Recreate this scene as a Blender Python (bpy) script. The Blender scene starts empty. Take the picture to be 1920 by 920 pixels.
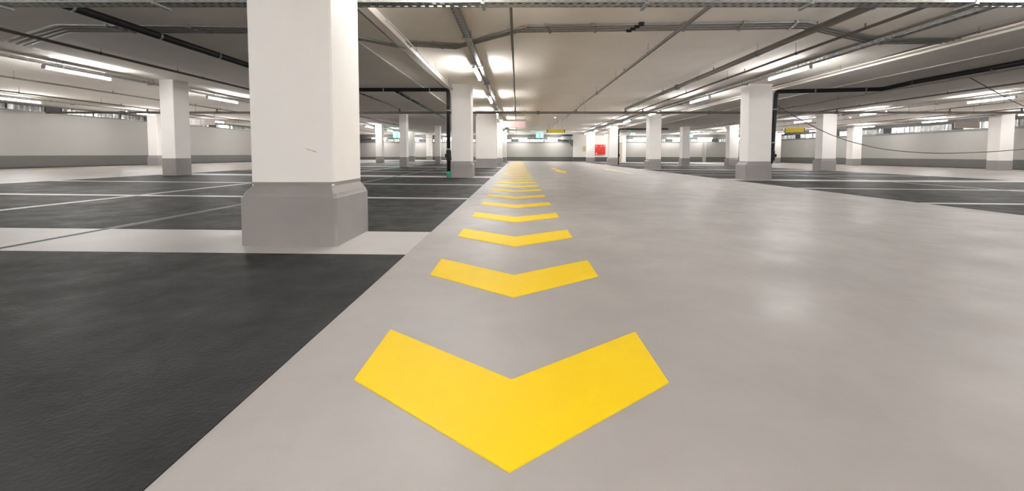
import bpy, math, random
from mathutils import Vector, Matrix

random.seed(7)
S = bpy.context.scene
COL = S.collection

# ------------------------------------------------------------------ camera, world, exposure
cam_d = bpy.data.cameras.new('camera')
cam_d.sensor_fit = 'HORIZONTAL'; cam_d.sensor_width = 36.0; cam_d.lens = 15.0
cam_d.shift_x = -10.0/1920.0; cam_d.shift_y = -0.06868
cam_d.clip_start = 0.02; cam_d.clip_end = 300
cam = bpy.data.objects.new('camera', cam_d); COL.objects.link(cam)
cam.location = (0, 0, 0.70)
cam.rotation_euler = (math.radians(90-2.8), 0, 0)
S.camera = cam

world = bpy.data.worlds.new('world'); S.world = world
world.use_nodes = True
world.node_tree.nodes['Background'].inputs[0].default_value = (0.02, 0.02, 0.02, 1)

vs = S.view_settings
vs.view_transform = 'Standard'; vs.look = 'None'; vs.gamma = 1.0; vs.use_curve_mapping = False
vs.exposure = 1.77
LAMP = 54.0                                  # radiance of a fluorescent diffuser
S.cycles.max_bounces = 10; S.cycles.diffuse_bounces = 7; S.cycles.glossy_bounces = 4
S.cycles.sample_clamp_indirect = 6.0

# ------------------------------------------------------------------ materials
MATS = {}
def mat(name, col, rough=0.6, metal=0.0, var=0.0, scale=3.0, bump=0.0, bscale=40.0, rvar=0.0, emit=None, strength=0.0, stretch=(1,1,1), spec=0.5):
    if name in MATS: return MATS[name]
    m = bpy.data.materials.new(name); m.use_nodes = True
    nt = m.node_tree; b = nt.nodes['Principled BSDF']
    b.inputs['Base Color'].default_value = (*col, 1); b.inputs['Roughness'].default_value = rough
    b.inputs['Metallic'].default_value = metal
    b.inputs['Specular IOR Level'].default_value = spec
    if emit:
        b.inputs['Emission Color'].default_value = (*emit, 1); b.inputs['Emission Strength'].default_value = strength
    if var or bump or rvar:
        tc = nt.nodes.new('ShaderNodeNewGeometry')
        mp = nt.nodes.new('ShaderNodeMapping'); mp.inputs['Scale'].default_value = stretch
        nt.links.new(tc.outputs['Position'], mp.inputs['Vector'])
    if var or rvar:
        n1 = nt.nodes.new('ShaderNodeTexNoise'); n1.inputs['Scale'].default_value = scale; n1.inputs['Detail'].default_value = 8
        n1.inputs['Roughness'].default_value = 0.65
        nt.links.new(mp.outputs[0], n1.inputs['Vector'])
    if var:
        mx = nt.nodes.new('ShaderNodeMix'); mx.data_type = 'RGBA'
        mx.inputs[6].default_value = (*[c*(1-var) for c in col], 1); mx.inputs[7].default_value = (*[min(1, c*(1+var)) for c in col], 1)
        r = nt.nodes.new('ShaderNodeMapRange'); r.inputs[1].default_value = 0.3; r.inputs[2].default_value = 0.7
        nt.links.new(n1.outputs['Fac'], r.inputs[0]); nt.links.new(r.outputs[0], mx.inputs[0])
        nt.links.new(mx.outputs[2], b.inputs['Base Color'])
    if rvar:
        r2 = nt.nodes.new('ShaderNodeMapRange'); r2.inputs[1].default_value = 0.15; r2.inputs[2].default_value = 0.85
        r2.inputs[3].default_value = max(0.27, rough-rvar); r2.inputs[4].default_value = min(1, rough+rvar)
        n3 = nt.nodes.new('ShaderNodeTexNoise'); n3.inputs['Scale'].default_value = scale*1.4; n3.inputs['Detail'].default_value = 4
        n3.inputs['Roughness'].default_value = 0.7
        nt.links.new(mp.outputs[0], n3.inputs['Vector'])
        nt.links.new(n3.outputs['Fac'], r2.inputs[0]); nt.links.new(r2.outputs[0], b.inputs['Roughness'])
    if bump:
        n2 = nt.nodes.new('ShaderNodeTexNoise'); n2.inputs['Scale'].default_value = bscale; n2.inputs['Detail'].default_value = 6
        nt.links.new(mp.outputs[0], n2.inputs['Vector'])
        bp = nt.nodes.new('ShaderNodeBump'); bp.inputs['Strength'].default_value = bump; bp.inputs['Distance'].default_value = 0.02
        nt.links.new(n2.outputs['Fac'], bp.inputs['Height']); nt.links.new(bp.outputs[0], b.inputs['Normal'])
    MATS[name] = m
    return m

M_FLOOR = mat('light grey floor coating', (0.365, 0.342, 0.332), 0.40, var=0.09, scale=1.3, bump=0.05, bscale=90, rvar=0.30)
M_DARK  = mat('dark grey bay coating', (0.028, 0.0285, 0.029), 0.54, var=0.35, scale=2.2, bump=0.2, bscale=70, rvar=0.18, spec=0.09)
M_LINE  = mat('light line paint', (0.50, 0.475, 0.465), 0.42, var=0.06, scale=2.0, bump=0.04, bscale=90, rvar=0.08)
M_YEL   = mat('yellow floor paint', (0.88, 0.60, 0.004), 0.5, spec=0.2, var=0.03, scale=3.0, bump=0.03, bscale=90, rvar=0.06)
M_YEL2  = mat('faded yellow floor paint', (0.66, 0.55, 0.26), 0.42, var=0.08, scale=3.0)
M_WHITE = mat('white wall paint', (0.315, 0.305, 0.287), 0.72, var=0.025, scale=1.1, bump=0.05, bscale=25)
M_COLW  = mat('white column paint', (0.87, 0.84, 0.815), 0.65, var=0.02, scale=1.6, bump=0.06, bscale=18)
M_DADO  = mat('grey plinth paint', (0.285, 0.265, 0.26), 0.55, var=0.06, scale=2.5, bump=0.10, bscale=35)
M_DADOW = mat('dark grey wall dado paint', (0.088, 0.085, 0.080), 0.55, var=0.06, scale=2.5, bump=0.08, bscale=35)
M_STRIP  = mat('dark strip', (0.05, 0.05, 0.05), 0.7)
M_CEIL  = mat('ceiling paint', (0.90, 0.85, 0.79), 0.85, var=0.05, scale=0.7, bump=0.05, bscale=12)
M_BACK  = mat('dark recess', (0.12, 0.115, 0.11), 0.8)
M_STEEL = mat('galvanised steel', (0.40, 0.41, 0.40), 0.45, metal=0.85, var=0.15, scale=14, rvar=0.1)
M_COND  = mat('conduit steel', (0.34, 0.345, 0.335), 0.5, metal=0.5, var=0.12, scale=10)
M_ROD   = mat('zinc rod', (0.30, 0.29, 0.27), 0.5, metal=0.7)
M_PIPE  = mat('grey brown pipe paint', (0.15, 0.135, 0.115), 0.45, var=0.08, scale=8)
M_PIPEL = mat('pale grey pipe paint', (0.50, 0.475, 0.44), 0.45, var=0.06, scale=8)
M_BLACK = mat('black drain pipe', (0.014, 0.014, 0.015), 0.45, var=0.2, scale=8, spec=0.25)
M_GREEN = mat('green pipe socket', (0.01, 0.22, 0.14), 0.5)
M_BRASS = mat('red brown coupling', (0.42, 0.16, 0.08), 0.5)
M_LEDGE = mat('dark steel ledge', (0.13, 0.135, 0.13), 0.5, metal=0.3)
M_FOIL  = mat('crinkled foil', (0.36, 0.365, 0.36), 0.28, metal=0.85, var=0.4, scale=5, bump=0.8, bscale=7)
M_HOUS  = mat('white lamp housing', (0.75, 0.75, 0.73), 0.5)
M_TUBE  = mat('fluorescent diffuser', (0.9, 0.9, 0.9), 0.5, emit=(1.0, 0.988, 0.965), strength=LAMP)
M_CABLE = mat('cable sheath', (0.06, 0.055, 0.05), 0.5)
M_RED   = mat('red cabinet lacquer', (0.62, 0.02, 0.015), 0.4, var=0.06, scale=4)
M_SYEL  = mat('olive yellow sign face', (0.52, 0.40, 0.02), 0.45, emit=(0.6, 0.45, 0.02), strength=0.05)
M_SDARK = mat('sign frame dark', (0.06, 0.06, 0.05), 0.5)
M_PINK  = mat('pale pink sign back', (0.66, 0.47, 0.45), 0.5)
M_SWHT  = mat('pale sign board', (0.56, 0.50, 0.47), 0.5)
M_SWHT2 = mat('white sign pictogram', (0.80, 0.78, 0.75), 0.5)
M_EXIT  = mat('green exit sign light', (0.02, 0.5, 0.35), 0.4, emit=(0.03, 0.80, 0.55), strength=1.6)
M_EXITW = mat('white exit pictogram light', (0.9, 1, 0.95), 0.4, emit=(0.7, 1.0, 0.92), strength=3.0)
M_LED   = mat('emergency lamp light', (0.9, 0.9, 1), 0.4, emit=(0.62, 0.72, 1.0), strength=0.7)
M_DOOR  = mat('beige door', (0.62, 0.55, 0.42), 0.5)
M_NOTE  = mat('yellow beige notice board', (0.55, 0.46, 0.25), 0.6)

# ------------------------------------------------------------------ helpers
def fz(x):                                   # the floor falls gently from left to right
    return -0.01*max(-12.0, min(12.0, x))

class MB:
    def __init__(s): s.v = []; s.f = []; s.sm = []
    def face(s, idx, smooth=False): s.f.append(idx); s.sm.append(smooth)
    def box(s, x0, x1, y0, y1, z0, z1):
        b = len(s.v)
        s.v += [(x0,y0,z0),(x1,y0,z0),(x1,y1,z0),(x0,y1,z0),(x0,y0,z1),(x1,y0,z1),(x1,y1,z1),(x0,y1,z1)]
        for q in ((0,3,2,1),(4,5,6,7),(0,1,5,4),(1,2,6,5),(2,3,7,6),(3,0,4,7)): s.face([b+i for i in q])
        return s
    def prism(s, pts, top, bottom):          # plan outline, top/bottom are functions of (x, y)
        b = len(s.v); n = len(pts)
        s.v += [(x, y, top(x, y)) for x, y in pts] + [(x, y, bottom(x, y)) for x, y in pts]
        s.face([b+i for i in range(n)]); s.face([b+n+i for i in reversed(range(n))])
        for i in range(n):
            j = (i+1) % n; s.face([b+j, b+i, b+n+i, b+n+j])
        return s
    def rings(s, rings, cap=True, smooth=False):
        b = len(s.v); n = len(rings[0])
        for r in rings: s.v += [tuple(p) for p in r]
        for k in range(len(rings)-1):
            for i in range(n):
                j = (i+1) % n
                s.face([b+k*n+i, b+k*n+j, b+(k+1)*n+j, b+(k+1)*n+i], smooth)
        if cap:
            s.face([b+i for i in reversed(range(n))]); s.face([b+(len(rings)-1)*n+i for i in range(n)])
        return s
    def tube(s, pts, r, n=10, radii=None):
        P = [Vector(p) for p in pts]; R = []; prev = None
        for i, p in enumerate(P):
            if i == 0: d = P[1]-P[0]
            elif i == len(P)-1: d = P[-1]-P[-2]
            else: d = (P[i]-P[i-1]).normalized()+(P[i+1]-P[i]).normalized()
            d.normalize()
            if prev is None:
                a = Vector((0,0,1)) if abs(d.z) < 0.9 else Vector((1,0,0))
                u = d.cross(a).normalized()
            else:
                u = (prev - d*prev.dot(d)).normalized()
            prev = u; w = d.cross(u); rr = radii[i] if radii else r
            R.append([p+(u*math.cos(2*math.pi*k/n)+w*math.sin(2*math.pi*k/n))*rr for k in range(n)])
        return s.rings(R, True, True)
    def build(s, name, m, parent=None, at=None):
        me = bpy.data.meshes.new(name)
        v = s.v if at is None else [(a-at[0], b-at[1], c-at[2]) for a, b, c in s.v]
        me.from_pydata([tuple(p) for p in v], [], s.f)
        me.polygons.foreach_set('use_smooth', s.sm); me.materials.append(m); me.update()
        return link(name, me, parent, at)

def link(name, me, parent=None, at=None):
    o = bpy.data.objects.new(name, me); COL.objects.link(o)
    if at is not None: o.location = at
    if parent is not None: o.parent = parent
    return o
def tag(o, label=None, cat=None, group=None, kind=None):
    if label: o['label'] = label
    if cat: o['category'] = cat
    if group: o['group'] = group
    if kind: o['kind'] = kind
    return o
def thing(name, label, cat, loc=(0,0,0), group=None):
    o = link(name, None, None, loc); o.empty_display_size = 0.1
    return tag(o, label, cat, group)
def copy_tree(o, parent=None):
    c = o.copy(); COL.objects.link(c); c.parent = parent
    for ch in list(o.children): copy_tree(ch, c)
    return c
def struct(name, mb, m, parent=None):
    o = mb.build(name, m, parent)
    if parent is None: o['kind'] = 'structure'
    return o
def arc(pts, r=0.12, n=5):                   # round the corners of a polyline
    P = [Vector(p) for p in pts]; out = [P[0]]
    for i in range(1, len(P)-1):
        a = (P[i-1]-P[i]); b = (P[i+1]-P[i]); k = min(r, a.length*0.45, b.length*0.45)
        s0 = P[i]+a.normalized()*k; s1 = P[i]+b.normalized()*k
        for t in range(n+1):
            t /= n; out.append(s0*(1-t)**2+P[i]*2*t*(1-t)+s1*t*t)
    return out+[P[-1]]
ORD = ['nearest','second','third','fourth','fifth','sixth','seventh','eighth','ninth','tenth','eleventh','twelfth','thirteenth','fourteenth',
       'fifteenth','sixteenth','seventeenth','eighteenth','nineteenth','twentieth','twenty-first','twenty-second','twenty-third','twenty-fourth',
       'twenty-fifth','twenty-sixth','twenty-seventh','twenty-eighth','twenty-ninth','thirtieth','thirty-first','thirty-second','thirty-third','thirty-fourth','thirty-fifth']

XL, XR, YB, YF = -20.1, 26.3, 45.0, -9.0    # wall faces
HI, LO = 2.78, 2.68                          # ceiling over aisles / over parking rows

# ------------------------------------------------------------------ floor
xs = [XL-0.6, -12, -10.4, -5.9, -0.77, 6.34, 12, XR+0.6]
fl = MB()
fl.rings([[(x, YF-0.3, fz(x)) for x in xs]+[(x, YF-0.3, -0.4) for x in reversed(xs)],
          [(x, YB+0.9, fz(x)) for x in xs]+[(x, YB+0.9, -0.4) for x in reversed(xs)]])
floor = struct('floor', fl, M_FLOOR)

# stall layout: wide painted bands at the columns, three stalls between two bands
bands = [(-6.2,-5.3), (2.905,3.76), (12.42,13.30), (21.45,22.35), (30.2,31.1), (39.2,39.5)]
def patch(name, x0, x1, y0, y1, m, h=0.003):
    mb = MB(); mb.prism([(x0,y0),(x1,y0),(x1,y1),(x0,y1)], lambda x,y: fz(x)+h, lambda x,y: fz(x)-0.01)
    return mb.build(name, m, floor)
stall_rows = [(-10.4,-5.97), (-5.85,-3.68), (-3.60,-0.77), (6.34,10.9), (11.02,15.5)]
for (x0, x1) in stall_rows:
    for i in range(len(bands)-1):
        a, b = bands[i][1], bands[i+1][0]; w = (b-a-2*0.19)/3
        for k in range(3):
            y0 = a+k*(w+0.19)
            patch('bay_coating', x0, x1, y0, y0+w, M_DARK)
            if k < 2: patch('bay_line', x0, x1, y0+w, y0+w+0.19, M_LINE)
    for (a, b) in bands: patch('column_band', x0, x1, a, b, M_LINE)
for (x0, x1) in ((-5.97,-5.85), (10.9,11.02)): patch('bay_line', x0, x1, YF, 39.5, M_LINE)
# expansion joint in the left parking row: two steel edges with a dark gap
for (x0, x1, m) in ((-3.68,-3.665,M_STEEL), (-3.665,-3.615,M_STRIP), (-3.615,-3.60,M_STEEL)):
    patch('joint_strip', x0, x1, YF, YB, m, 0.004 if m is M_STEEL else 0.001)

# ------------------------------------------------------------------ ceiling with shallow drops over the parking rows
prof = [(XL-0.6,HI), (-9.0,HI), (-8.99,LO), (-2.03,LO), (-2.02,HI), (7.95,HI), (7.96,LO), (14.8,LO), (14.81,HI), (XR+0.6,HI)]
ce = MB(); top = [(XR+0.6,3.2), (XL-0.6,3.2)]
ce.rings([[(x,YF-0.3,z) for x,z in prof+top], [(x,YB+0.9,z) for x,z in prof+top]])
ceiling = struct('ceiling', ce, M_CEIL)

# ------------------------------------------------------------------ walls
def foil_mesh(w, h):
    mb = MB(); n = 14
    row0, row1 = [], []
    rr = random.Random(3)
    for i in range(n+1):
        d = 0.05*(i % 2)+rr.uniform(-0.012, 0.012)
        row0.append((i*w/n, d, 0)); row1.append((i*w/n+rr.uniform(-0.01,0.01), d+rr.uniform(-0.01,0.01), h))
    b = len(mb.v); mb.v += row0+row1
    for i in range(n): mb.face([b+i, b+i+1, b+n+1+i+1, b+n+1+i])
    return mb

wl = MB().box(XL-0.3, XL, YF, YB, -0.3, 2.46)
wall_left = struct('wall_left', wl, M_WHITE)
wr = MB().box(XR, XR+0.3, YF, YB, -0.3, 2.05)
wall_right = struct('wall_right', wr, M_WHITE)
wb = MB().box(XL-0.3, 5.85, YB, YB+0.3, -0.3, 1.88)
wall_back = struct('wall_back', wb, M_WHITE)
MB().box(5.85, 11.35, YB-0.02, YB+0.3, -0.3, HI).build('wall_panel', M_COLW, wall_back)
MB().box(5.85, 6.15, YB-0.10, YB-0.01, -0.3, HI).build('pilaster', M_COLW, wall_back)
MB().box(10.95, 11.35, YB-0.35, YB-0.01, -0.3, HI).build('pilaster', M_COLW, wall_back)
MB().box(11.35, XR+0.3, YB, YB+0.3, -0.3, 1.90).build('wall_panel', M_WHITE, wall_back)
MB().box(19.5, 21.6, YB-0.9, YB-0.01, -0.3, 1.92).build('wall_return', M_WHITE, wall_back)
wf = MB().box(XL-0.3, XR+0.3, YF-0.3, YF, -0.3, 3.1)
struct('wall_front', wf, M_WHITE)
# closures behind the foil recess
MB().box(XL-0.6, XL-0.45, YF, YB+0.6, 2.3, 3.1).build('recess_back', M_BACK, wall_left)
MB().box(XR+0.45, XR+0.6, YF, YB+0.6, 1.9, 3.1).build('recess_back', M_BACK, wall_right)
MB().box(XL-0.6, XR+0.6, YB+0.45, YB+0.6, 1.7, 3.1).build('recess_back', M_BACK, wall_back)
# ledges
MB().box(XL-0.02, XL+0.05, YF, YB, 2.44, 2.49).build('steel_ledge', M_LEDGE, wall_left)
MB().box(XR-0.06, XR+0.04, YF, YB, 2.05, 2.17).build('steel_ledge', M_LEDGE, wall_right)
MB().box(XL, 5.8, YB-0.06, YB+0.04, 1.88, 2.00).build('steel_ledge', M_LEDGE, wall_back)
MB().box(11.4, XR, YB-0.06, YB+0.04, 1.90, 2.00).build('steel_ledge', M_LEDGE, wall_back)
# dark strip above the foil, the recess's shade put into its colour
MB().box(XL-0.25, XL-0.05, YF, YB, 2.72, HI).build('recess_shade_strip', M_BACK, wall_left)
MB().box(XR+0.05, XR+0.25, YF, YB, 2.54, HI).build('recess_shade_strip', M_BACK, wall_right)
MB().box(XL, 5.8, YB+0.05, YB+0.25, 2.27, HI).build('recess_shade_strip', M_BACK, wall_back)
MB().box(11.4, XR, YB+0.05, YB+0.25, 2.30, HI).build('recess_shade_strip', M_BACK, wall_back)
# foil panels and dark boxes along the recess
def foil_run(parent, origin, rotz, length, z, h):
    pan = None; dk = None; x = 0.0; k = 0
    R = Matrix.Rotation(rotz, 4, 'Z')
    while x < length-1.6:
        if k % 4 == 3:
            if dk is None:
                mb = MB().box(0, 0.62, 0, 0.08, 0.04, h); dk = mb.build('junction_box', M_STRIP, parent); o = dk
            else: o = link('junction_box', dk.data, parent)
            st = 0.66
        else:
            if pan is None: pan = foil_mesh(1.36, h).build('foil_panel', M_FOIL, parent); o = pan
            else: o = link('foil_panel', pan.data, parent)
            st = 1.40
        p = R @ Vector((x, 0, 0)); o.location = (origin[0]+p.x, origin[1]+p.y, z); o.rotation_euler = (0, 0, rotz)
        x += st; k += 1
foil_run(wall_left, (XL-0.12, 14.2), math.pi/2, YB-14.4, 2.47, 0.26)
foil_run(wall_right, (XR+0.12, YB-0.2), -math.pi/2, YB-18.0, 2.10, 0.45)
foil_run(wall_back, (-14.5, YB+0.12), 0, 20.2, 1.96, 0.32)
foil_run(wall_back, (11.5, YB+0.12), 0, 14.5, 1.98, 0.33)

# painted dado bands and the dark strip at their foot
def dado(side, mb, kb):
    o = struct('baseboard_'+side, mb, M_DADOW); kb.build('foot_strip', M_STRIP, o)
dado('left', MB().box(XL-0.01, XL+0.012, YF, YB, -0.1, 0.645), MB().box(XL, XL+0.05, YF, YB, 0.0, 0.19))
dado('right', MB().box(XR-0.012, XR+0.01, YF, YB, -0.3, 0.41), MB().box(XR-0.05, XR, YF, YB, -0.3, -0.06))
dado('back', MB().box(XL, 5.85, YB-0.012, YB+0.01, -0.3, 0.42).box(5.85, 11.35, YB-0.112, YB-0.05, -0.3, 0.40)
     .box(11.35, 19.5, YB-0.012, YB+0.01, -0.3, 0.41).box(19.5, 21.6, YB-0.912, YB-0.85, -0.3, 0.41).box(21.6, XR, YB-0.012, YB+0.01, -0.3, 0.41),
     MB().box(XL, 5.85, YB-0.05, YB, -0.2, 0.06).box(11.35, 19.5, YB-0.05, YB, -0.3, -0.04))
# door in the far wall
dr = struct('door_1', MB().box(10.05, 10.93, YB-0.16, YB-0.10, -0.09, 1.80), M_DOOR)
MB().box(9.98, 10.05, YB-0.18, YB-0.09, -0.09, 1.87).box(10.05, 10.95, YB-0.18, YB-0.09, 1.80, 1.87).build('door_frame', M_DADO, dr)
MB().box(10.12, 10.24, YB-0.20, YB-0.16, 0.88, 0.91).build('door_handle', M_STEEL, dr)

# ------------------------------------------------------------------ columns
def ring(x0, x1, y0, y1, z, c):
    return [(x0+c,y0,z),(x1-c,y0,z),(x1,y0+c,z),(x1,y1-c,z),(x1-c,y1,z),(x0+c,y1,z),(x0,y1-c,z),(x0,y0+c,z)]
def column(label, x0, x1, y0, y1, plinth_top, ins=None, grp=None, ztop=HI):
    """x0..x1, y0..y1: foot outline; ins = (left, right, front, back) set-back of the shaft above a chamfered plinth."""
    cx, cy = (x0+x1)/2, (y0+y1)/2; zb = fz(cx)
    t = thing('column', label, 'column', (cx, cy, zb), grp)
    X0, X1, Y0, Y1 = x0-cx, x1-cx, y0-cy, y1-cy
    h = plinth_top-zb; c = 0.012; bot = -0.03
    a = ins or (0.004,)*4
    s0, s1, s2, s3 = X0+a[0], X1-a[1], Y0+a[2], Y1-a[3]
    if ins:
        p = [ring(X0,X1,Y0,Y1,bot,0.02), ring(X0,X1,Y0,Y1,h-0.035,0.02)]
        for q in (0.12, 0.3, 0.6, 1.0):      # rounded shoulder sloping back to the shaft
            p.append(ring(X0+a[0]*q, X1-a[1]*q, Y0+a[2]*q, Y1-a[3]*q, h-0.035+0.022*min(1,q*3)+0.075*max(0,q-0.12), 0.018))
        zc = h-0.035+0.022+0.066
        p.append(ring(s0-0.003, s1+0.003, s2-0.003, s3+0.003, zc+0.028, c))
        MB().rings(p).build('plinth', M_DADO, t); zs = zc
    else:
        MB().rings([ring(X0,X1,Y0,Y1,bot,c), ring(X0,X1,Y0,Y1,h,c)]).build('plinth', M_DADO, t); zs = h-0.01
    MB().rings([ring(s0,s1,s2,s3,zs,c), ring(s0,s1,s2,s3,ztop-zb+0.03,c)]).build('shaft', M_COLW, t)
    return t
# row beside the yellow chevrons
near = column('large white column in the left foreground with chamfered grey plinth', -2.05,-1.335, 3.13,3.81, 0.41, (0.05,0.045,0.07,0.05))
column('white column with grey plinth beside the black floor-to-ceiling drain pipe left of the chevrons', -2.025,-1.335, 12.72,13.42, 0.405, (0.06,0.045,0.05,0.05))
column('wide white column with flat grey foot, third along the chevron strip', -2.145,-1.07, 22.0,22.75, 0.475)
column('wide white column with flat grey foot, fourth along the chevron strip', -2.10,-1.065, 30.4,31.1, 0.43)
column('wide white column with flat grey foot, fifth and farthest along the chevron strip', -2.05,-0.985, 39.2,39.9, 0.42)
sc = MB(); sc.rings([[(x, -0.2705-d, 0.728-(x-0.10)*0.32-h), (x, -0.273-d, 0.728-(x-0.10)*0.32), (x, -0.2705-d, 0.728-(x-0.10)*0.32+h)] for x, h, d in ((0.100,0.0004,0),(0.125,0.004,0.001),(0.150,0.003,0.002),(0.180,0.005,0.001),(0.195,0.0004,0))])
sc.build('scuff_mark', M_SWHT, near)
# row on the right of the aisle
column('white column with grey plinth right of the aisle, black pipe on its right side', 6.79,7.59, 12.70,13.30, 0.40, (0.09,0.012,0.05,0.05))
column('white column with grey plinth right of the aisle, second in its row', 6.79,7.49, 22.2,22.85, 0.36, (0.07,0.012,0.04,0.04))
column('white column right of the aisle with a thin black pipe on its right, third in its row', 6.62,7.32, 31.0,31.7, 0.37, (0.06,0.01,0.04,0.04))
column('small white column right of the aisle just left of the red cabinet', 6.52,7.27, 40.0,40.6, 0.40)
# right parking field
column('slim white column with dark plinth standing between the two rows of right bays', 11.93,12.52, 31.0,31.6, 0.33, (0.05,0.0,0.03,0.03))
column('white column with projecting plinth in front of the right wall, crossed by the sagging cable', 15.28,16.08, 21.5,22.1, 0.40, (0.08,0.012,0.04,0.04))
column('white column half hidden left behind the near right-hand aisle column', 14.97,15.7, 30.3,30.9, 0.36, (0.07,0.012,0.04,0.04))
column('white column at the far right edge standing close to the right wall', 24.27,24.97, 21.5,22.1, 0.38)
column('white column close to the right wall, farther of the two in plain view', 24.16,24.82, 30.8,31.4, 0.37)
column('narrow white column by the right wall just right of the black pipe', 23.75,24.3, 39.4,39.95, 0.37)
# left parking field and left aisle
column('white column with flat grey foot left of the large foreground column', -10.0,-9.6, 12.0,12.58, 0.585)
column('bright white column near the left wall, partly behind the nearer left column', -18.65,-18.1, 21.5,22.1, 0.56, (0.03,0.03,0.05,0.03))
column('tall slim white column between the left bays, hiding half of the green exit sign', -5.85,-5.5, 21.2,21.65, 0.56)
column('slim white column between the left bays, second behind the exit sign column', -5.82,-5.46, 30.2,30.65, 0.55)
column('white column with bright front just right of the foreground column', -9.95,-9.5, 30.0,30.5, 0.54)
column('white column close behind and right of the exit sign column', -9.88,-9.4, 38.8,39.3, 0.53)
column('pale pilaster column against the far wall left of the drain pipe', -9.45,-8.9, 44.3,44.9, 0.50)

# ------------------------------------------------------------------ fluorescent lamps
def lamp_proto():
    t = thing('fluorescent_light', '', 'light')
    # local: length along Y, diffuser centre at z = 0
    MB().rings([[(-0.046,y,0.030),(0.046,y,0.030),(0.040,y,0.052),(0.024,y,0.066),(-0.024,y,0.066),(-0.040,y,0.052)] for y in (-0.76,0.76)]).build('housing', M_HOUS, t)
    n = 14
    MB().rings([[(0.027*math.cos(2*math.pi*k/n), y, 0.001-0.027*math.sin(2*math.pi*k/n)) for k in range(n)] for y in (-0.74,0.74)], True, True).build('diffuser', M_TUBE, t)
    for y in (-0.755, 0.755):
        MB().box(-0.034,0.034,y-0.016,y+0.016,-0.029,0.057).build('end_cap', M_HOUS, t)
    for y in (-0.5, 0.5):
        MB().box(-0.012,0.012,y-0.012,y+0.012,0.066,0.085).build('bracket', M_STEEL, t)
    return t
proto = lamp_proto(); first = [True]
def lamp(loc, label, group, rz=0.0):
    if first[0]: o = proto; first[0] = False
    else: o = copy_tree(proto)
    o.location = loc; o.rotation_euler = (0, 0, rz); o['label'] = label; o['group'] = group
LZ = 2.575
YS = [5.2+4.87*k-(0.55 if k <= 0 else 0) for k in range(-2, 8)]
# tray rows: name of the row, lamp x, index of the first lamp in the picture
rows = [(-17.42,'along the left wall',2), (-10.23,'left of the foreground column',1), (-0.945,'over the chevron strip',0),
        (6.33,'over the aisle edge at right',1), (16.45,'over the lane beyond the right bays',2), (24.03,'along the right wall',3)]
for x, nm, i0 in rows:
    vis = 0
    for k, y in enumerate(YS):
        if k-2 < i0:
            lamp((x,y,LZ), 'out of view fluorescent light, %s before the row %s' % (['first','second','third','fourth','fifth','sixth'][i0+1-k] if i0+1-k < 6 else 'farthest', nm), 'lamps outside the picture')
        else:
            lamp((x,y,LZ), '%s fluorescent light of the lamp row %s' % (ORD[vis], nm), 'fluorescent battens on the cable trays'); vis += 1
back_x = [-14.2,-10.5,-6.9,-3.4,0.24,3.88,12.7,16.15,19.3,22.6]
for k, x in enumerate(back_x):
    lamp((x, 44.0, 2.33), 'crosswise fluorescent batten before the far wall, %s from the left' % ['first','second','third','fourth','fifth','sixth','seventh','eighth','ninth','tenth'][k], 'crosswise battens before the far wall', math.pi/2)

lamp((9.4, 42.4, 2.575), 'crosswise fluorescent batten on the ceiling above the red cabinet', 'crosswise battens before the far wall', math.pi/2)
# unseen crosswise row added behind the viewpoint to brighten the near column's front
for k, x in enumerate((-14.2,-10.6,-7.0,-3.4,0.2,3.8,7.4,11.0,14.6,18.2,21.8)):
    lamp((x, -6.4, 2.575), 'added crosswise fluorescent batten out of view behind the camera, %s from the left' % (['first']+ORD[1:11])[k], 'lamps outside the picture', math.pi/2)

# ------------------------------------------------------------------ cable trays
def cz(x): return LO if (-9.0 < x < -2.02 or 7.95 < x < 14.8) else HI
def perf(mb, x0, x1, z, y0, y1, lanes, period, slot, gap):
    """perforated sheet in the plane z, running along y, with real slots"""
    w = (x1-x0)/lanes
    for l in range(lanes):
        a = x0+l*w; b = a+w; s0 = a+w*(0.5-gap/2); s1 = a+w*(0.5+gap/2)
        y = y0+(l % 2)*period*0.5
        if l % 2:
            i = len(mb.v); mb.v += [(a,y0,z),(b,y0,z),(b,y,z),(a,y,z)]; mb.face([i,i+1,i+2,i+3])
        while y < y1-1e-6:
            e = min(y+period, y1); m = min(y+period-slot, e)
            i = len(mb.v); mb.v += [(a,y,z),(b,y,z),(b,m,z),(a,m,z)]; mb.face([i,i+1,i+2,i+3])
            if m < e:
                for (p, q) in ((a,s0),(s1,b)):
                    i = len(mb.v); mb.v += [(p,m,z),(q,m,z),(q,e,z),(p,e,z)]; mb.face([i,i+1,i+2,i+3])
            y = e
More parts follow.
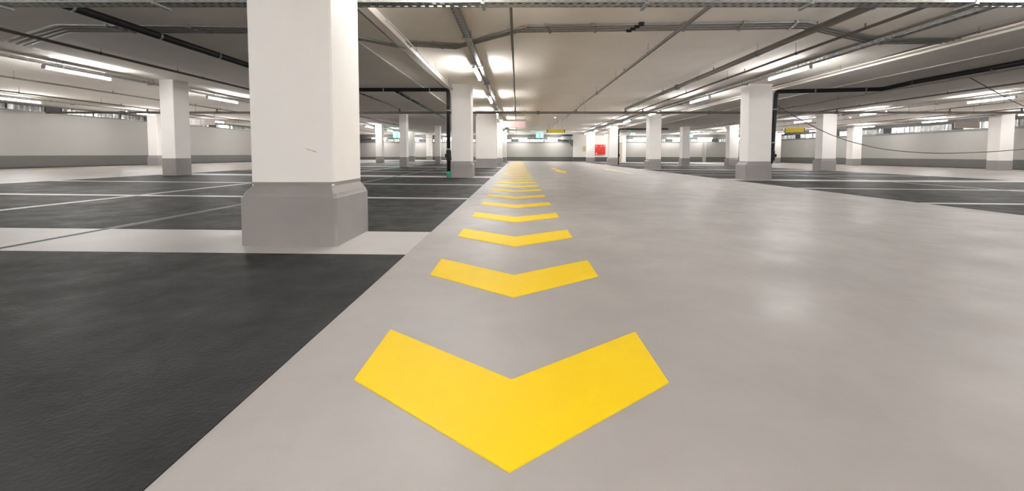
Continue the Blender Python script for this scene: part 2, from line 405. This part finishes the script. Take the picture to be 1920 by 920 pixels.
def tray(label, x, y0, y1, z, w, h, ceil_z, period=0.14, lanes=2, rz=0.0, ncab=3, step=2.4):
    L = y1-y0
    t = thing('cable_tray', label, 'cable tray', (x, y0, z), 'perforated cable trays'); t.rotation_euler = (0,0,rz)
    mb = MB(); perf(mb, -w/2, w/2, 0, 0, L, lanes, period, period*0.5, 0.36)
    o = mb.build('tray_bottom', M_STEEL, t); m = o.modifiers.new('sheet', 'SOLIDIFY'); m.thickness = 0.002
    for s in (-1, 1):
        mb = MB(); perf(mb, 0, h, 0, 0, L, 1, period, period*0.5, 0.25)
        mb.v = [(s*w/2, y, x2) for x2, y, zz in mb.v]
        o = mb.build('side_rail', M_STEEL, t); m = o.modifiers.new('sheet', 'SOLIDIFY'); m.thickness = 0.002
        MB().box(s*w/2-0.006, s*w/2+0.006, 0, L, h-0.006, h+0.002).build('rail_lip', M_STEEL, t)
    for c in range(ncab):
        xx = -w*0.3+c*w*0.6/max(1, ncab-1)
        pts = [(xx+0.008*math.sin(k*1.7+c), k*L/40, 0.014+0.006*math.sin(k*0.9+2*c)) for k in range(41)]
        MB().tube(pts, 0.009, 6).build('cable', M_CABLE, t)
    k = 1.0
    while k < L:
        c_z = ceil_z(k) if callable(ceil_z) else ceil_z
        if c_z-z-0.02 > 0.03:
            MB().tube([(-w/2-0.012,k,-0.01),(-w/2-0.012,k,c_z-z+0.01)], 0.005, 6).build('hanger_rod', M_ROD, t)
            MB().tube([(w/2+0.012,k,-0.01),(w/2+0.012,k,c_z-z+0.01)], 0.005, 6).build('hanger_rod', M_ROD, t)
            MB().box(-w/2-0.03, w/2+0.03, k-0.02, k+0.02, -0.03, -0.006).build('hanger_bar', M_STEEL, t)
        k += step
    return t
TZ = 2.665
tray('galvanised perforated cable tray crossing the picture along its top edge', XR-1.0, 5.125, 5.125+44.5, 2.46, 0.185, 0.05, lambda y: cz(XR-1.0-y), 0.10, 2, math.pi/2, 4, 1.9)
tray('perforated cable tray carrying the lamps left of the chevrons', -0.85, -5.7, 41.0, TZ, 0.11, 0.045, HI)
tray('perforated cable tray carrying the lamps along the right edge of the aisle', 6.39, -5.7, 41.0, TZ, 0.13, 0.05, HI)
tray('perforated cable tray with lamps left of the foreground column', -10.29, -5.7, 41.0, TZ, 0.12, 0.045, HI, 0.18)
tray('perforated cable tray with lamps nearest the left wall', -17.48, -5.7, 41.0, TZ, 0.12, 0.045, HI, 0.2)
tray('perforated cable tray with lamps beyond the right bays', 16.50, -5.7, 41.0, TZ, 0.12, 0.045, HI, 0.2)
tray('perforated cable tray with lamps nearest the right wall', 24.06, -5.7, 41.0, TZ, 0.12, 0.045, HI, 0.2)

tray('cable tray carrying the crosswise lamps left of the red cabinet before the far wall', 5.6, 44.0, 44.0+21.0, 2.415, 0.10, 0.04, lambda y: cz(5.6-y), 0.2, 2, math.pi/2, 2, 3.0)
tray('unseen cable tray carrying the added crosswise lamps behind the camera', 24.0, -6.4, -6.4+40.0, 2.66, 0.10, 0.02, lambda y: cz(24.0-y)+0.0, 0.2, 2, math.pi/2, 0, 3.0)
tray('cable tray carrying the crosswise lamps right of the red cabinet before the far wall', 24.2, 44.0, 44.0+13.0, 2.415, 0.10, 0.04, lambda y: cz(24.2-y), 0.2, 2, math.pi/2, 2, 3.0)

# ------------------------------------------------------------------ pipes
def rod(t, p, zc, r=0.004):
    MB().tube([p, (p[0], p[1], zc+0.01)], r, 6).build('hanger_rod', M_ROD, t)
def pipe(name, label, pts, r, m, ceil_z, grp=None, step=2.6, coup=(), cat='pipe', bend=0.12, rods=True, clampm=None, phase=0.8):
    p0 = pts[0]
    t = thing(name, label, cat, (0,0,0), grp)
    path = arc(pts, bend) if len(pts) > 2 else [Vector(p) for p in pts]
    MB().tube(path, r, 12 if r > 0.03 else 8).build('tube', m, t)
    for i in range(len(pts)-1):
        a, b = Vector(pts[i]), Vector(pts[i+1]); d = b-a; L = d.length
        if L < 1.0 or abs(d.z) > 0.3*L: continue
        d.normalize(); k = phase
        while rods and k < L-0.2:
            q = a+d*k; zc = ceil_z(q.x) if callable(ceil_z) else ceil_z
            if zc-q.z > r+0.01:
                MB().tube([q-d*0.018, q+d*0.018], r+0.006, 10).build('clamp', clampm or m, t)
                rod(t, (q.x, q.y, q.z+r), zc)
            k += step
    for (f, i) in coup:
        a, b = Vector(pts[i]), Vector(pts[i+1]); d = (b-a).normalized(); q = a.lerp(b, f)
        MB().tube([q-d*0.07, q-d*0.045, q+d*0.045, q+d*0.07], r, 10, [r*1.15, r*1.55, r*1.55, r*1.15]).build('coupling', m, t)
    return t
MY, MZ = 17.87, 2.43
mp = pipe('sprinkler_main', 'grey brown sprinkler main pipe running crosswise over the whole hall', [(-19.6,MY,MZ),(24.9,MY,MZ)], 0.048, M_PIPE, cz, step=2.7, coup=[(0.07,0),(0.46,0),(0.62,0),(0.93,0)])
def tee(parent, x, ztop):                    # short riser from the main up to a branch
    MB().tube([(x,MY,MZ+0.02),(x,MY,MZ+0.06),(x,MY,MZ+0.07),(x,MY,ztop)], 0.03, 10, [0.05,0.05,0.03,0.03]).build('riser', M_PIPE, parent)
    MB().tube([(x-0.09,MY,MZ),(x+0.09,MY,MZ)], 0.056, 10).build('tee', M_PIPE, parent)
def branch(label, x, y0, y1, z, r, m=M_PIPE, coup=(), riser=True, step=2.6):
    p = pipe('sprinkler_pipe', label, [(x,y0,z),(x,y1,z)], r, m, cz, 'sprinkler branch pipes', step, coup)
    if riser: tee(p, x, z)
    # upright sprinkler heads
    y = max(y0+1.5, 6.5)
    while y < y1-0.5:
        MB().tube([(x,y,z+r*0.8),(x,y,z+r+0.03),(x,y,z+r+0.035),(x,y,z+r+0.055)], 0.01, 8, [0.012,0.012,0.02,0.006]).build('sprinkler_head', M_ROD, p)
        y += 3.4
    return p
branch('thin sprinkler pipe running down the middle of the aisle ceiling above the chevrons', -0.09, -5.7, 40.0, 2.66, 0.022, M_PIPE, [(0.45,0)])
branch('thin sprinkler pipe slanting through the aisle ceiling, right of the middle one', 2.45, -5.7, 33.0, 2.58, 0.028, M_PIPE, [(0.49,0),(0.9,0)])
branch('thick grey sprinkler feed pipe under the aisle ceiling ending at the crosswise main', 4.50, -5.7, MY+0.03, 2.585, 0.052, M_PIPE, [(0.755,0)])
branch('brown sprinkler pipe between the thick feed pipe and the right lamp tray', 5.22, -5.7, 41.0, 2.585, 0.024, M_PIPE, [(0.44,0)])
branch('brown pipe under the low ceiling over the left bays, left of the foreground column', -7.8, -5.7, 40.0, 2.585, 0.026, M_PIPE, [(0.45,0),(0.72,0)])
branch('brown pipe ending at the main between the foreground and second columns', -4.9, 12.95, MY+0.03, 2.60, 0.02, M_PIPE)
branch('thin pipe over the left aisle, right one of two', -12.5, -5.7, 40.0, 2.59, 0.022, M_PIPE, [(0.52,0)])
branch('thin pipe over the left aisle, left one of two', -15.4, -5.7, 40.0, 2.59, 0.022, M_PIPE)
branch('thin pipe over the near right bays ending at the main', 10.45, 8.0, MY+0.03, 2.49, 0.022, M_PIPE)
branch('thin pipe over the outer right bays crossing above the main', 13.3, -5.7, 40.0, 2.58, 0.024, M_PIPE)
branch('thin pipe over the right-hand lane beyond the right bays', 18.0, -5.7, 40.0, 2.60, 0.022, M_PIPE)
branch('thin pipe over the right-hand lane close to the right wall lamps', 21.0, -5.7, 40.0, 2.60, 0.022, M_PIPE)
pipe('conduit', 'pale grey conduit hugging the ceiling step left of the second column', [(-2.78,-5.7,2.660),(-2.78,21.0,2.660)], 0.014, M_PIPEL, LO, 'conduits along the ceiling', 2.2, [(0.78,0)])
pipe('conduit', 'dark thin conduit running to the top of the black drain pipe', [(-2.17,-5.7,2.666),(-2.17,21.0,2.666)], 0.011, M_CABLE, LO, 'conduits along the ceiling', 2.2)
pipe('conduit', 'white conduit with hooked end above the chevron side of the second column', [(-1.98,6.55,2.73),(-1.86,6.62,2.62),(-1.84,7.1,2.60),(-1.88,12.6,2.60)], 0.016, M_PIPEL, HI, 'conduits along the ceiling', 1.9)
pipe('conduit', 'grey conduit along the ceiling step above the right bays', [(7.56,-5.7,2.70),(7.56,41.0,2.70)], 0.018, M_PIPE, HI, 'conduits along the ceiling', 3.0)
pipe('conduit', 'pale conduit under the low ceiling over the right bays', [(9.35,-5.7,2.667),(9.35,41.0,2.667)], 0.012, M_PIPEL, LO, 'conduits along the ceiling', 3.0)

# black drain pipes
def black(label, pts, r, cl, extra=None, valve=None):
    t = pipe('drain_pipe', label, pts, r, M_BLACK, cz, 'black drain pipes', 1.35, (), 'pipe', 0.10, True, M_STEEL, 0.45)
    for (p, d) in cl:
        p = Vector(p); d = Vector(d)
        MB().tube([p-d*0.02, p+d*0.02], r+0.008, 12).build('clamp', M_STEEL, t)
    if valve:
        x, y, z, sx = valve
        MB().tube([(x,y,z-0.16),(x,y,z-0.12),(x,y,z+0.12),(x,y,z+0.16)], r, 12, [r*1.02,r*1.35,r*1.35,r*1.02]).build('access_socket', M_BLACK, t)
        MB().tube([(x,y,z),(x+sx*(r+0.05),y-0.02,z)], 0.055, 10).build('inspection_cap', M_BLACK, t)
    return t
d1 = black('thick black drain pipe along the left ceiling, across and down the second column', [(-5.68,-5.7,2.572),(-5.72,12.62,2.588),(-2.03,12.62,2.588),(-2.03,12.62,0.03)], 0.056,
      [((-2.03,12.62,1.98),(0,0,1)), ((-2.03,12.62,0.85),(0,0,1))], valve=(-2.03,12.62,0.66,-1))
MB().tube([(-2.03,12.62,0.02),(-2.03,12.62,0.20)], 0.062, 12).build('green_socket', M_GREEN, d1)['label'] = 'green pipe socket at the floor'
black('black branch drain pipe running away above the expansion joint', [(-3.65,12.75,2.60),(-3.62,21.5,2.50)], 0.042, [], None)
d2 = black('thick black drain pipe along the right ceiling, bending down the right aisle column', [(10.6,-5.7,2.62),(10.6,11.55,2.62),(10.62,12.52,2.592),(7.80,12.95,2.58),(7.79,12.97,2.2),(7.735,12.98,0.56),(7.70,13.0,0.40),(7.55,13.02,0.33)], 0.060,
      [((7.785,12.972,2.05),(0,0,1)), ((7.752,12.976,1.05),(0,0,1))], valve=(7.738,12.98,0.66,1))
black('thin black drain pipe beside the third column right of the aisle', [(11.0,31.3,2.54),(7.42,31.3,2.54),(7.42,31.3,-0.05)], 0.045, [((7.42,31.3,1.9),(0,0,1))], valve=(7.42,31.3,0.62,1))

# conduit bundle crossing the ceiling
base = [(-8.93,7.66,2.660),(-7.07,6.74,2.660),(-4.29,6.84,2.660),(-2.72,7.28,2.660),(-2.2,7.85,2.660),(-1.98,8.05,2.757),(-1.12,8.27,2.757),(0.09,7.13,2.757),(4.6,6.92,2.757),(6.5,7.88,2.757),(7.90,7.88,2.757)]
t = thing('conduit_bundle', 'bundle of four steel conduits zigzagging across the ceiling behind the top cable tray', 'conduits')
for k in range(4):
    o = (k-1.5)*0.115
    MB().tube([(x-(o*0.45 if 0 < i < 10 else 0)*(1 if i in (0,1,6,7) else -1 if i in (3,4,8,9) else 0), y+o, z) for i,(x,y,z) in enumerate(base)], 0.0145, 8).build('conduit', M_COND, t)
    for (x, y, z) in ((-6.2,6.77,2.660),(-5.0,6.81,2.660),(-3.4,7.09,2.660),(-1.5,8.17,2.757),(0.5,7.11,2.757),(1.25,7.07,2.757),(2.7,7.0,2.757),(3.6,6.96,2.757),(4.4,6.93,2.757),(6.7,7.88,2.757)):
        MB().box(x-0.02+o*0.3, x+0.02+o*0.3, y+o-0.03, y+o+0.03, z-0.025, z+0.03).build('clip', M_ROD, t)
for k in range(4):
    x = 1.96+k*-0.035
    MB().tube([(x-0.04,7.03+(1.5-k)*-0.115,2.757),(x+0.04,7.03+(1.5-k)*-0.115,2.757)], 0.034, 8).build('coupling', M_BLACK, t)
MB().tube([(0.10,7.02,2.757),(0.17,7.01,2.757)], 0.026, 8).build('coupling', M_BRASS, t)

# sagging cable on the right
pts = [(7.85,12.97,2.16),(7.95,13,2.11),(8.78,13,1.63),(9.73,13,1.19),(10.97,13,0.865),(12.0,13,0.76),(12.9,13,0.722),(14.1,13,0.755),(15.4,13,0.845),(17.0,12.6,1.10),(17.6,12.0,1.35),(16.4,11.4,1.40),(14.6,11.1,1.55),(13.0,11.0,1.88),(11.5,11.0,2.68)]
tag(MB().tube(arc(pts, 0.6, 6), 0.011, 8).build('hanging_cable', M_CABLE), 'loose dark cable sagging low between the right columns', 'cable')

# ------------------------------------------------------------------ signs, lamps, cabinet
def hung_sign(name, label, x0, x1, y, z0, z1, m, frame, zc, cat='sign', th=0.06, rz=0.0, cap=0.05, rodx=(0.12,0.88)):
    cx = (x0+x1)/2; t = thing(name, label, cat, (cx, y, z0)); w = x1-x0; h = z1-z0
    t.rotation_euler = (0,0,rz)
    MB().box(-w/2, w/2, 0, th, 0, h).build('sign_box', m, t)
    if frame:
        for s in (-1, 1): MB().box(s*w/2-cap/2, s*w/2+cap/2, -0.005, th+0.005, -0.005, h+0.005).build('end_cap', frame, t)
    for q in rodx:
        MB().tube([(-w/2+q*w, th/2, h-0.01), (-w/2+q*w, th/2, zc-z0+0.01)], 0.008, 6).build('hanger_rod', M_ROD, t)
    return t
hung_sign('hanging_sign', 'pale pink back of a sign board hung over the chevron strip', -0.80,0.38, 20.2, 1.968,2.256, M_PINK, None, HI, rodx=(0.3,0.98))
hung_sign('hanging_sign', 'olive yellow light box sign hung over the middle of the aisle', 2.09,3.32, 30.0, 2.20,2.435, M_SYEL, M_SDARK, HI, th=0.12)
hung_sign('hanging_sign', 'olive yellow light box sign hung over the right lane near the right wall', 17.5,18.78, 28.0, 2.145,2.406, M_SYEL, M_SDARK, HI, th=0.12, rodx=(0.7,))
s = hung_sign('hanging_sign', 'pale grey sign board with three square pictograms by the left wall', -16.05,-14.83, 21.0, 2.135,2.44, M_SWHT, None, HI, rodx=(0.97,))
for k in range(3):
    x = -0.40+k*0.22
    MB().box(x-0.075, x+0.075, -0.006, 0.0, 0.06, 0.24).build('pictogram', M_SWHT2, s)
    MB().box(x-0.035, x+0.035, -0.009, -0.006, 0.10, 0.19).build('pictogram_mark', M_SWHT, s)
hung_sign('hanging_sign', 'blank pale sign board in front of the right wall recess', 23.80,25.15, 23.3, 2.12,2.44, M_SWHT, None, HI, rodx=(0.05,0.95))
def exit_sign(label, x0, x1, y, z0, z1):
    t = thing('exit_sign', label, 'exit sign', ((x0+x1)/2, y, z0)); w = x1-x0; h = z1-z0
    MB().box(-w/2, w/2, 0, 0.05, 0, h).build('light_box', M_EXIT, t)
    e = -0.006
    a = w/2
    fig = MB()                               # running figure, door and arrow as raised light shapes
    fig.box(-0.62*a, -0.50*a, e, 0, 0.76*h, 0.90*h).box(-0.72*a, -0.48*a, e, 0, 0.42*h, 0.74*h)
    fig.prism([(-0.72*a,-0.003),(-0.9*a,-0.003),(-0.9*a,0.0),(-0.72*a,0.0)], lambda x,y: 0.6*h, lambda x,y: 0.5*h)
    fig.box(-0.85*a, -0.66*a, e, 0, 0.16*h, 0.42*h).box(-0.52*a, -0.36*a, e, 0, 0.12*h, 0.42*h).box(-0.48*a, -0.30*a, e, 0, 0.56*h, 0.66*h)
    fig.build('running_figure', M_EXITW, t)
    MB().box(0.28*a, 0.80*a, e, 0, 0.12*h, 0.88*h).build('doorway', M_EXITW, t)
    MB().tube([(0,0.025,h-0.01),(0,0.025,HI-z0+0.01)], 0.01, 6).build('hanger_rod', M_ROD, t)
exit_sign('glowing green exit sign over the far end of the aisle', 1.75,2.44, 40.0, 2.24,2.66)
exit_sign('glowing green exit sign in the left bays beside a slim column', -10.15,-9.45, 35.0, 2.05,2.52)
exit_sign('small glowing green exit sign seen behind the third right aisle column', 10.55,10.95, 39.8, 2.47,2.66)
exit_sign('small glowing green exit sign beside the slim column between the right bays', 15.85,16.2, 39.5, 2.28,2.55)

def downlight(label, x, y, z):
    t = thing('emergency_light', label, 'light', (x, y, z), 'small emergency lights')
    MB().tube([(0,0,0.06),(0,0,0.0)], 0.065, 14).build('housing', M_HOUS, t)
    MB().tube([(0,0,0.0),(0,0,-0.02),(0,0,-0.035)], 0.07, 14, [0.045,0.04,0.02]).build('lens', M_LED, t)
downlight('small bluish white emergency light on the aisle ceiling', 2.09, 23.7, HI-0.055)
downlight('small bluish white emergency light above the right lane', 18.4, 23.7, HI-0.055)

t = thing('hydrant_cabinet', 'red fire hydrant cabinet on the white far wall', 'cabinet', (8.68, YB-0.28, 0.70))
MB().box(-0.54,0.54,0,0.25,0,1.0).build('body', M_RED, t)
MB().box(-0.53,-0.16,-0.018,0.0,0.02,0.98).build('door', M_RED, t)
d = MB().box(-0.14,0.53,-0.018,0.0,0.02,0.98).build('door', M_RED, t)
MB().box(-0.10,-0.06,-0.03,-0.018,0.45,0.55).build('handle', M_STEEL, d)
for (x, z) in ((-0.42,0.84),(0.12,0.84),(0.42,0.86),(-0.42,0.08)):
    MB().box(x-0.05,x+0.05,-0.021,-0.016,z-0.05,z+0.05).build('sticker', M_SWHT2, t)
tag(MB().box(6.93,7.32, YB-0.16,YB-0.12, 1.0,1.55).build('notice_board', M_NOTE), 'small beige notice board on the far wall left of the red cabinet', 'notice board')
t = thing('air_duct', 'grey metal air duct with bracket at the right end of the far wall recess', 'duct', (5.2, YB-0.5, 2.15))
MB().box(-0.62,0.55,0,0.4,0.08,0.42).build('duct_body', M_STEEL, t)
MB().box(0.45,0.62,-0.02,0.42,0.06,0.44).build('flange', M_HOUS, t)
br = MB(); br.rings([[(0.0,y,0.06),(0.6,y,0.06),(0.6,y,-0.62),(0.52,y,-0.62)] for y in (0.12,0.28)]); br.build('bracket', M_LEDGE, t)

# ------------------------------------------------------------------ floor markings
hw, rise, dep, cx = 0.485, 0.377, 0.385, -0.018
chev = None
for n in range(34):
    y = 0.905+1.146*n
    if chev is None:
        pts2 = [(0,0),(hw,rise),(hw,rise+dep-0.008),(0,dep),(-hw,rise+dep-0.008),(-hw,rise)]
        mb = MB(); b = 0
        top = [(x, yy, -0.01*x+0.0035) for x, yy in pts2]; bot = [(x, yy, -0.01*x-0.004) for x, yy in pts2]
        mb.v = top+bot; N = 6
        for q in ((0,1,2,3),(0,3,4,5)): mb.face(list(q)); mb.face([N+i for i in reversed(q)])
        for i in range(N): j = (i+1) % N; mb.face([j, i, N+i, N+j])
        chev = mb.build('floor_chevron', M_YEL); o = chev
    else: o = link('floor_chevron', chev.data)
    o.location = (cx, y, fz(cx))
    tag(o, '%s yellow chevron from the camera painted on the grey aisle floor' % ORD[n], 'floor marking', 'yellow chevrons down the aisle')
def arrow(label, x, y0, y1, m, flip=False):
    L = y1-y0; pts2 = [(0,0),(0.27,2.5),(0.10,2.3),(0.10,L),(-0.10,L),(-0.10,2.3),(-0.27,2.3)]
    if flip: pts2 = [(-a, L-b) for a, b in pts2]
    mb = MB(); top = [(a, b, -0.01*a+0.0035) for a, b in pts2]; bot = [(a, b, -0.01*a-0.004) for a, b in pts2]; N = len(pts2)
    mb.v = top+bot
    for q in ((0,1,2,5,6),(2,3,4,5)): mb.face(list(q)); mb.face([N+i for i in reversed(q)])
    for i in range(N): j = (i+1) % N; mb.face([j, i, N+i, N+j])
    o = mb.build('floor_arrow', m); o.location = (x, y0, fz(x)); tag(o, label, 'floor marking', 'lane arrows')
arrow('bright yellow lane arrow right of the far chevrons pointing toward the camera', 1.83, 16.0, 22.4, M_YEL)
arrow('faded pale yellow lane arrow in the floor glare near the right columns', 4.45, 16.5, 22.4, M_YEL2, True)
dash = None
for side, x, ya, yb, nm in (('left', -17.1, 13.0, 40.0, 'left wall'), ('right', 23.0, 18.5, 41.0, 'right wall')):
    y = ya; k = 0
    while y < yb:
        mb = MB(); mb.prism([(x-0.06,y),(x+0.06,y),(x+0.06,y+1.1),(x-0.06,y+1.1)], lambda a,b: fz(a)+0.0035, lambda a,b: fz(a)-0.004)
        o = mb.build('line_dash', M_YEL if side == 'left' else M_YEL2)
        tag(o, '%s dash of the yellow broken line along the %s' % (ORD[k], nm), 'floor marking', 'yellow dashes along the '+nm)
        y += 2.1; k += 1
